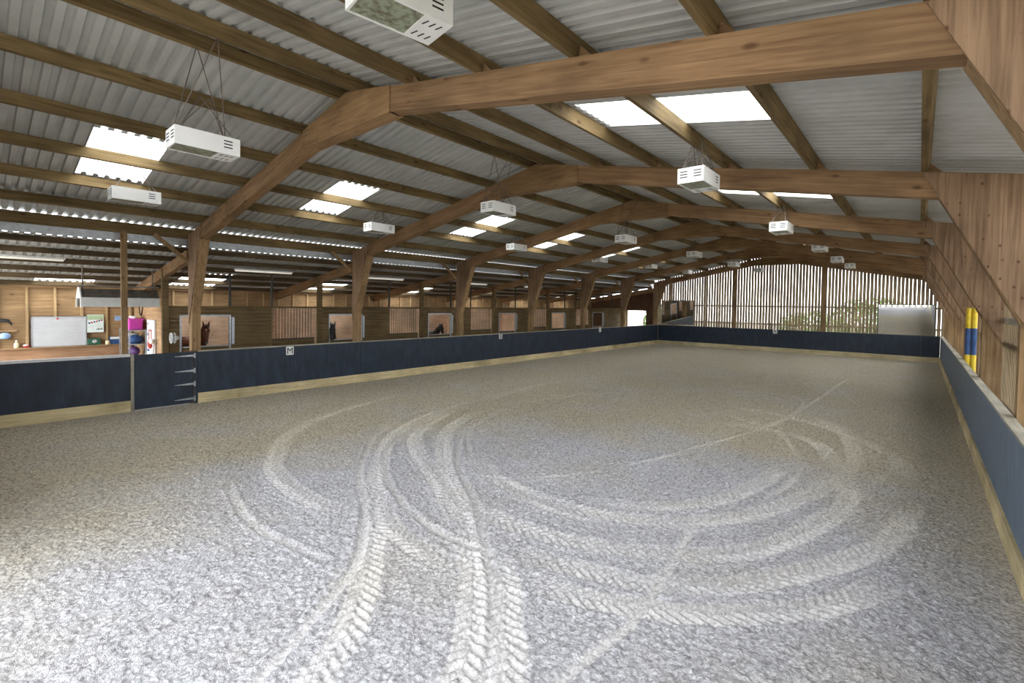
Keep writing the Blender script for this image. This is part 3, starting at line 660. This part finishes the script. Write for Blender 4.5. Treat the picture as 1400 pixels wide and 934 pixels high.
# outside greenery
def bush(x, y, r, h, n, lab, trunk=False):
    t = thing('tree' if trunk else 'bush', lab, 'tree' if trunk else 'bush', (x, y, -.25), 'greenery outside the barn')
    m = MB(); rr = random.Random(int(x * 100 + y))
    for _ in range(n):
        while True:
            p = Vector((rr.uniform(-1, 1), rr.uniform(-1, 1), rr.uniform(-1, 1)))
            if .35 < p.length < 1: break
        c = Vector((x + p.x * r, y + p.y * r, h * .55 + p.z * h * .45)); s = rr.uniform(.08, .16)
        u = Vector((rr.uniform(-1, 1), rr.uniform(-1, 1), rr.uniform(-.6, .6))).normalized(); v = u.orthogonal().normalized()
        m.add([c - u * s, c + v * s * .5 + u * .1 * s, c + u * s, c - v * s * .5 + u * .1 * s], [(0, 1, 2, 3)])
    m.build('foliage', M['leaf'], t)
    s = MB()
    for k in range(5):
        a = k * 1.26; s.tube([(x, y, -.3), (x + .25 * r * math.cos(a), y + .25 * r * math.sin(a), h * .35), (x + .5 * r * math.cos(a), y + .5 * r * math.sin(a), h * .7)], [.07, .05, .02], 6)
    s.build('stem', M['bark'], t)
bush(-1.2, 33.0, 1.5, 2.9, 2200, 'leafy green bush outside the doorway at the end of the passage')
bush(12.3, 34.5, 2.3, 3.6, 2200, 'green tree showing between the gable slats left of the right mirror', True)
bush(8.6, 37, 2.3, 2.6, 1500, 'low green bush behind the middle of the slatted gable')

# tube lights in the lean-to
for k, (y0, y1) in enumerate(((-4.2, -2.2), (1.75, 3.6), (6.4, 8.3), (11.9, 13.4), (16.4, 18.0))):
    x = -2.05; z = zr(x) - .08; t = thing('tube_light', 'long pale tube light under the stable roof, %s from the camera' % ('first' if k == 0 else ORD[k]), 'tube light', (x, (y0 + y1) / 2, z), 'tube lights under the stable roof')
    MB().box(x - .05, x + .05, y0, y1, z + .03, z + .075).build('housing', M['lamp_white'], t)
    MB().tube([(x, y0 + .03, z + .01), (x, y1 - .03, z + .01)], .028, 10).build('diffuser', M['tube'], t, smooth=True)

# ------------------------------------------------------------------ tack corner left of the gate
def ybox(name, mat, x0, x1, y0, y1, z0, z1, lab, cat, bev=.006, grp=None):
    return tag(MB().box(x0, x1, y0, y1, z0, z1).build(name, mat, bevel=bev), lab, cat, grp)
t = thing('whiteboard', 'large whiteboard with faint handwriting standing on the ledge', 'whiteboard', (-6.2, -1.92, 1.21))
MB().box(-6.235, -6.215, -2.54, -1.29, 1.215, 2.15).build('board', M['board_white'], t)
m = MB(); m.box(-6.235, -6.2, -2.56, -2.535, 1.205, 2.16); m.box(-6.235, -6.2, -1.295, -1.27, 1.205, 2.16); m.box(-6.235, -6.2, -2.56, -1.27, 1.2, 1.222); m.box(-6.235, -6.2, -2.56, -1.27, 2.14, 2.16); m.build('board_frame', M['galv'], t)
m = MB(); rr = random.Random(3)
def scrib(y0, y1, z):
    y = y0
    while y < y1:
        l = rr.uniform(.015, .05); m.bar((-6.213, y, z + rr.uniform(-.008, .008)), (-6.213, y + l, z + rr.uniform(-.008, .008)), .003, .006); y += l + rr.uniform(.008, .025)
for z in (1.97, 1.91, 1.85): scrib(-2.48, -1.92, z)
for z in (1.78, 1.69, 1.64): scrib(-2.48, -2.25, z)
for z in (1.97, 1.91, 1.84, 1.72, 1.65, 1.60, 1.53, 1.47, 1.40): scrib(-1.82, -1.36 if z < 1.7 else -1.45, z)
scrib(-1.87, -1.73, 2.08); m.build('handwriting', M['ink'], t)
m = MB(); m.ball((-6.213, -1.96, 2.085), .04, 10, 6, (.12, 1, .6)); m.build('emblem', M['red'], t)
t = thing('poster', 'pale poster with a row of rosettes pinned right of the whiteboard', 'poster', (-6.22, -1.05, 1.6))
MB().box(-6.222, -6.215, -1.26, -.84, 1.62, 2.21).build('sheet', M['paper'], t)
MB().box(-6.2149, -6.213, -1.25, -.85, 2.04, 2.2).build('header_band', M['paper_green'], t)
for k in range(6): MB().ball((-6.212, -1.2 + .062 * k, 1.93 + .018 * k), .027, 8, 6, (.15, 1, 1)).build('rosette', M['red' if k % 2 else 'blue'], t)
m = MB()
for k in range(4): m.box(-6.2149, -6.212, -1.02 + .04 * k, -.995 + .04 * k, 1.7, 1.72 + .02 * (k % 2 + 1))
m.build('picture', M['black'], t)
ybox('notice', M['lblue'], -6.222, -6.21, -.55, -.36, 2.0, 2.16, 'small pale blue notice on the back wall behind the eave post', 'notice')
t = thing('first_aid_box', 'dark green first aid box with white cross on the ledge', 'first aid box', (-6.18, -1.1, 1.205))
MB().box(-6.25, -6.12, -1.26, -.93, 1.207, 1.42).build('case', M['green'], t, bevel=.015)
m = MB(); m.box(-6.12, -6.117, -1.115, -1.065, 1.27, 1.38); m.box(-6.12, -6.117, -1.145, -1.035, 1.3, 1.35); m.build('cross', M['sign_white'], t)
MB().tube([(-6.18, -1.15, 1.42), (-6.18, -1.14, 1.45), (-6.18, -1.05, 1.45), (-6.18, -1.04, 1.42)], .008, 6).build('handle', M['black'], t)
t = thing('bottle', 'cream bottle standing on the ledge left of the whiteboard', 'bottle', (-6.17, -2.88, 1.205))
MB().lathe((-6.17, -2.88, 1.206), [(.05, 0), (.055, .02), (.055, .13), (.03, .17), (.02, .18), (.02, .2)]).build('body', M['cream'], t, smooth=True)
MB().lathe((-6.17, -2.88, 1.4), [(.024, 0), (.024, .035), (.018, .045)]).build('cap', M['sign_white'], t)
m = MB(); m.lathe((-6.17, -2.66, 1.206), [(.06, 0), (.09, .05), (.095, .06), (.08, .055), (.05, .02)]); tag(m.build('bowl', M['red'], smooth=True), 'small red bowl on the ledge next to the whiteboard', 'bowl')
for k, (y, mt, lab) in enumerate(((-2.68, 'sign_white', 'rolled white cloth lying in the small red bowl'),)):
    m = MB(); m.ball((-6.17, y, 1.275), .055, 10, 8, (1, 1.2, .6)); tag(m.build('cloth', M[mt], smooth=True), lab, 'cloth')
t = thing('carton', 'white and dark blue carton on the ledge right of first aid box', 'carton', (-6.18, -.57, 1.205))
MB().box(-6.25, -6.1, -.7, -.42, 1.207, 1.46).build('box', M['blue'], t, bevel=.005); MB().box(-6.1, -6.097, -.69, -.43, 1.38, 1.455).build('label_band', M['sign_white'], t)
m = MB(); m.lathe((-6.08, -.76, 1.206), [(.06, 0), (.06, .1), (.055, .12), (.01, .13)]); tag(m.build('tub', M['cream'], smooth=True), 'small yellow tub on the ledge between first aid box and carton', 'tub')
t = thing('saddle_rack', 'black saddle rack arm on the back wall at the left edge', 'rack', (-6.2, -3.1, 2.0))
m = MB(); m.tube([(-6.27, -3.4, 2.05), (-6.15, -3.2, 2.06), (-6.12, -3.05, 2.04), (-6.12, -2.99, 1.96), (-6.12, -2.98, 1.9)], [.03, .06, .05, .03, .015], 8); m.build('arm', M['black'], t, smooth=True)
m = MB(); m.box(-6.325, -6.29, -3.5, -3.3, 1.95, 2.12); m.build('back_plate', M['black'], t)
tag(MB().box(-6.33, -6.2, -3.6, -2.86, 1.71, 1.745).build('small_shelf', M['pine_y']), 'narrow wooden shelf on the back wall left of the whiteboard', 'shelf')
m = MB(); m.lathe((-6.15, -3.12, 1.5), [(.09, 0), (.13, .04), (.12, .13), (.07, .17), (.02, .18)]); tag(m.build('helmet', M['lblue'], smooth=True), 'pale blue riding helmet hanging below the narrow shelf', 'helmet')
MBh = MB(); MBh.box(-6.33, -6.2, -3.2, -3.04, 1.47, 1.5); tag(MBh.build('helmet_bracket', M['pine_y']), 'small bracket holding the riding helmet', 'bracket')
# shelf unit, crate, tubs in front of the partition
t = thing('shelf_unit', 'grey metal shelf unit with tubs against the pale partition', 'shelf unit', (-4.93, -.3, 0))
for x in (-5.56, -4.2):
    for y in (-.52, -.1): MB().box(x - .02, x + .02, y - .02, y + .02, -.03, 1.78).build('upright', M['galv'], t)
for z in (.35, .9, 1.32, 1.76): MB().box(-5.58, -4.18, -.54, -.08, z - .02, z).build('shelf', M['galv'], t)
m = MB(); m.prism([(-5.3, 1.762), (-4.5, 1.762), (-4.44, 2.1), (-5.36, 2.1)], 'y', -.48, -.12)
t = thing('crate', 'bright pink plastic crate on top of the metal shelf unit', 'crate', (-4.9, -.3, 1.762)); m.build('tub', M['pink'], t, bevel=.02)
MB().box(-5.4, -4.42, -.5, -.1, 2.08, 2.11).build('rim', M['pink'], t)
for k in range(5):
    m = MB(); m.ball((-5.18 + .13 * k, -.3 + .03 * (k % 2), 2.15), .06, 10, 8, (1.2, 1, .8)); tag(m.build('bandage_roll', M[('sign_white', 'purple')[k % 2]], smooth=True), '%s rolled bandage on top of the pink crate, %s from left' % (('white', 'purple')[k % 2], ['first', 'second', 'third', 'fourth', 'fifth'][k]), 'bandage', 'rolls in the pink crate')
for k, (x, mt, lab) in enumerate(((-5.0, 'sign_white', 'white tub on the middle shelf under the pink crate'), (-4.58, 'blue', 'dark blue round bucket on the middle shelf under the pink crate'))):
    m = MB(); m.lathe((x, -.32, 1.322), [(.17, 0), (.19, .26), (.2, .28), (.2, .3)] if k == 0 else [(.16, 0), (.24, .1), (.2, .22), (.06, .27)]); tag(m.build('bucket', M[mt], smooth=True), lab, 'bucket')
m = MB(); m.ball((-4.7, -.32, 1.06), .2, 14, 10, (1.5, .8, .78)); tag(m.build('rug_bundle', M['purple'], smooth=True), 'dark bundled rug on the lower shelf of the metal unit', 'rug')
m = MB(); m.lathe((-5.12, -.35, .902), [(.06, 0), (.07, .2), (.03, .26), (.03, .3)]); tag(m.build('spray_bottle', M['sign_white'], smooth=True), 'white bottle at the left end of the lower shelf', 'bottle')
t = thing('notice_board', 'tall white notice panel with red frame on the pale partition', 'notice board', (-3.75, -.06, .9))
MB().box(-4.2, -3.3, -.075, -.03, .85, 2.1).build('panel', M['sign_white'], t)
m = MB(); m.box(-3.95, -3.62, -.085, -.075, 1.28, 1.32); m.box(-3.95, -3.62, -.085, -.075, 1.75, 1.79); m.box(-3.95, -3.9, -.085, -.075, 1.28, 1.79); m.box(-3.67, -3.62, -.085, -.075, 1.28, 1.79); m.build('red_frame', M['red'], t)
m = MB(); m.box(-4.15, -4.02, -.083, -.075, 1.95, 1.98); m.box(-4.12, -4.05, -.083, -.075, 1.6, 1.66); m.box(-4.12, -3.9, -.083, -.075, 1.1, 1.16); m.build('print', M['blue'], t)
t = thing('bridle', 'white and red bridle bundle hanging on the partition beside the notice panel', 'bridle', (-3.3, -.14, 1.2))
m = MB(); m.ball((-3.35, -.14, 1.45), .11, 10, 8, (1.3, .6, .8)); m.tube([(-3.3, -.1, 1.45), (-3.25, -.12, 1.2), (-3.28, -.12, .9)], .02, 6); m.build('strap', M['sign_white'], t, smooth=True)
m = MB(); m.ball((-3.55, -.13, 1.36), .13, 10, 8, (.6, .5, 1.2)); m.build('headcollar', M['red'], t, smooth=True)
m = MB(); m.tube([(-5.5 + .62 * k / 12, -.037, 2.62 - .42 * math.sin(math.pi * k / 12)) for k in range(13)], .016, 6); tag(m.build('hose', M['dark_steel'], smooth=True), 'dark hose hanging in a loop above the pink crate', 'hose')
t = thing('fan', 'round silver wall fan on the corner post right of the gate', 'fan', (-2.36, .05, 1.4))
ring = [(math.cos(q) * .145, math.sin(q) * .145) for q in [2 * math.pi * k / 20 for k in range(21)]]; fx, fz = -2.3, 1.6
m = MB(); m.tube([(fx + a, .12, fz + b) for a, b in ring], .022, 6); m.tube([(fx + a, .2, fz + b) for a, b in ring], .022, 6)
for k in range(6): q = k * math.pi / 6; m.tube([(fx + .14 * math.cos(q), .11, fz + .14 * math.sin(q)), (fx - .14 * math.cos(q), .11, fz - .14 * math.sin(q))], .005, 5)
m.build('guard', M['hood_white'], t, smooth=True)
m = MB(); m.tube([(fx, .14, fz), (fx, .3, fz)], .06, 12); m.build('motor', M['hood_white'], t)
m = MB(); m.box(-2.45, -2.3, .24, .28, fz - .04, fz + .04); m.build('bracket', M['galv'], t)
for k in range(3):
    q = k * 2.09 + .4; m = MB(); m.prism([(fx + .03 * math.cos(q), fz + .03 * math.sin(q)), (fx + .12 * math.cos(q - .35), fz + .12 * math.sin(q - .35)), (fx + .12 * math.cos(q + .35), fz + .12 * math.sin(q + .35))], 'y', .15, .16); m.build('blade', M['galv'], t)
# hanging hood (horse solarium)
hx = -3.0; t = thing('hanging_hood', 'long white metal hood hanging on chains over the tack corner', 'hood', (hx, -.95, 2.5))
y0, y1 = -1.82, -.1
m = MB(); m.prism([(hx + .45, 2.52), (hx + .47, 2.52), (hx + .42, 2.78), (hx + .40, 2.78)], 'y', y0, y1); m.prism([(hx - .45, 2.52), (hx - .47, 2.52), (hx - .42, 2.78), (hx - .40, 2.78)], 'y', y0, y1); m.build('skirt', M['hood_white'], t)
m = MB(); m.prism([(hx + .41, 2.77), (hx + .12, 3.02), (hx - .12, 3.02), (hx - .41, 2.77)], 'y', y0, y1); m.build('top', M['hood_dark'], t)
m = MB(); m.prism([(hx + .46, 2.5), (hx + .41, 2.78), (hx + .14, 3.06), (hx - .14, 3.06), (hx - .41, 2.78), (hx - .46, 2.5), (hx - .36, 2.5), (hx - .3, 2.75), (hx + .3, 2.75), (hx + .36, 2.5)], 'y', y0 - .03, y0); m.build('end_plate', M['hood_white'], t)
MB().tube([(hx + .25, y0 - .1, 3.1), (hx + .25, y1 + .03, 3.1)], .016, 8).build('tube', M['galv'], t)
for y in (y0 + .05, y1 - .1):
    MB().tube([(hx + .1, y, 3.02), (hx + .1, y, 3.2)], .02, 6).build('hook', M['dark_steel'], t)
    MB().tube([(hx + .1, y, 3.18), (hx + .1, y, 3.62)], .018, 6).build('chain', M['chain'], t)

# ------------------------------------------------------------------ horses
def horse(org, yaw, headyaw, drop, coat, hair, lab, scale=1., star=False, neckyaw=0):
    V = []; R = []; E = []
    def v(p, r, par=None):
        V.append(Vector(p)); R.append(r)
        if par is not None: E.append((par, len(V) - 1))
        return len(V) - 1
    c = math.cos; s = math.sin
    def turn(p, ax, piv):  # yaw about vertical axis
        q = Vector(p) - Vector(piv); return Vector((q.x * c(ax) - q.y * s(ax), q.x * s(ax) + q.y * c(ax), q.z)) + Vector(piv)
    NB = (.62, 0, 1.3)
    bar = v((0, 0, 1.16), .31); loin = v((-.3, 0, 1.2), .29, bar); cr = v((-.58, 0, 1.24), .28, loin); tb = v((-.82, 0, 1.26), .15, cr)
    ch = v((.38, 0, 1.16), .29, bar); nb = v((.62, 0, 1.26), .22, ch)
    n1 = turn((.80, 0, 1.47), neckyaw * .5, NB); n2 = turn((.93, 0, 1.66 - drop * .4), neckyaw, NB); pol = turn((1.02, 0, 1.82 - drop), neckyaw, NB)
    a = v(n1, .16, nb); b = v(n2, .125, a); p = v(pol, .1, b)
    def hd(dx, dy, dz): return turn(pol + Vector((dx, dy, dz)), neckyaw + headyaw, pol)
    f = v(hd(.07, 0, -.05), .105, p); f2 = v(hd(.15, 0, -.2), .085, f); mz = v(hd(.22, 0, -.38), .062, f2); tp = v(hd(.245, 0, -.46), .06, mz); v(hd(.24, 0, -.5), .045, tp)
    for sy in (-1, 1):
        e1 = v(hd(-.01, .066 * sy, .07), .036, p); e2 = v(hd(.005, .08 * sy, .14), .028, e1); v(hd(.02, .085 * sy, .21), .007, e2)
    for sy in (-1, 1):
        k = v((.42, .15 * sy, .98), .12, ch); k = v((.44, .16 * sy, .74), .078, k); k = v((.43, .16 * sy, .48), .055, k); k = v((.42, .16 * sy, .2), .036, k); k = v((.43, .16 * sy, .1), .045, k); v((.47, .16 * sy, .03), .055, k)
        k = v((-.56, .16 * sy, 1.0), .19, cr); k = v((-.44, .17 * sy, .82), .125, k); k = v((-.68, .17 * sy, .52), .06, k); k = v((-.67, .17 * sy, .2), .04, k); k = v((-.66, .17 * sy, .1), .047, k); v((-.62, .17 * sy, .03), .056, k)
    def place(q):
        q = Vector(q) * scale; return Vector((q.x * c(yaw) - q.y * s(yaw), q.x * s(yaw) + q.y * c(yaw), q.z)) + Vector(org)
    me = bpy.data.meshes.new('sk'); me.from_pydata([place(q) for q in V], E, []); ob = bpy.data.objects.new('sk', me); COL.objects.link(ob)
    mod = ob.modifiers.new('s', 'SKIN'); mod.use_smooth_shade = True; sub = ob.modifiers.new('u', 'SUBSURF'); sub.levels = 2; sub.render_levels = 2
    if not me.skin_vertices: me.skin_vertices.new()
    for i, d in enumerate(me.skin_vertices[0].data): d.radius = (R[i] * scale, R[i] * scale); d.use_root = (i == 0)
    dg = bpy.context.evaluated_depsgraph_get(); m2 = bpy.data.meshes.new_from_object(ob.evaluated_get(dg))
    vs = [tuple(q.co) for q in m2.vertices]; fs = [tuple(q.vertices) for q in m2.polygons]; bpy.data.objects.remove(ob)
    t = thing('horse', lab, 'horse', org)
    MB().add(vs, fs).build('body', M[coat], t, smooth=True)
    m = MB(); pts = [NB, n1, n2, pol]
    top = [place(Vector(q) + Vector((-.13 + .03 * i, .03, .13 - .015 * i))) for i, q in enumerate(pts)]
    top[-1] = place(hd(-.03, .0, .09))
    m.tube(top, [.03, .06, .055, .04], 8); m.tube([place(hd(-.02, 0, .11)), place(hd(.1, .0, .03)), place(hd(.155, .01, -.07))], [.035, .04, .01], 8); m.build('mane', M[hair], t, smooth=True)
    m = MB(); m.tube([place((-.86, 0, 1.28)), place((-.98, 0, 1.1)), place((-1.0, 0, .8)), place((-.97, 0, .45))], [.05, .08, .09, .03], 10); m.build('tail', M[hair], t, smooth=True)
    for sy in (-1, 1):
        m = MB(); m.ball(place(hd(.13, .085 * sy, -.1)), .024 * scale, 10, 8); m.build('eye', M['eye'], t, smooth=True)
        m = MB(); m.ball(place(hd(.285, .03 * sy, -.44)), .016 * scale, 8, 6); m.build('nostril', M['eye'], t, smooth=True)
    if star:
        m = MB(); m.ball(place(hd(.168, 0, -.07)), .028, 8, 6, (.6, .8, 1.5)); m.build('star', M['blaze'], t, smooth=True)
        m = MB(); m.ball(place(hd(.265, 0, -.47)), .052, 10, 8, (.9, 1, .9)); m.build('muzzle_patch', M['muzzle'], t, smooth=True)
    return t
horse((-4.08, 1.1, -.03), .10, -.50, -.02, 'chestnut', 'chest_hair', 'chestnut horse with white star looking out of the first stable', 1.02, True, .12)
horse((-3.5, 5.72, -.03), -.35, -.17, .04, 'dark_coat', 'dark_hair', 'black horse with pricked ears hanging its head over the second stable door', 1.02)
horse((-4.35, 11.5, -.03), .0, -.45, .12, 'dark_coat', 'dark_hair', 'small black pony with its head low in the third stable doorway', .95, False, .15)

# ------------------------------------------------------------------ world, camera, output
w = bpy.data.worlds.new('sky'); SC.world = w; w.use_nodes = True
bg = w.node_tree.nodes['Background']; bg.inputs[0].default_value = (.93, .965, 1.0, 1); bg.inputs[1].default_value = 1.0
cam = bpy.data.cameras.new('camera'); co = bpy.data.objects.new('camera', cam); COL.objects.link(co)
r = Vector((.75724, .65297, .014497)); u = Vector((-.02807, .010363, .99955)); b = Vector((.65253, -.75731, .026177))
co.matrix_world = Matrix(((r.x, u.x, b.x, 14.585), (r.y, u.y, b.y, -3.917), (r.z, u.z, b.z, 2.770), (0, 0, 0, 1)))
cam.sensor_width = 36; cam.lens = 646.45 / 1400 * 36; cam.shift_y = -(467 - 432.42) / 1400; cam.clip_start = .05; cam.clip_end = 300
SC.camera = co
SC.view_settings.view_transform = 'Standard'; SC.view_settings.look = 'None'; SC.view_settings.gamma = 1; SC.view_settings.use_curve_mapping = False
SC.view_settings.exposure = 2.93
cy = SC.cycles
cy.max_bounces = 10; cy.diffuse_bounces = 7; cy.glossy_bounces = 4; cy.transparent_max_bounces = 12; cy.transmission_bounces = 4
cy.use_denoising = True
cy.sample_clamp_indirect = 6
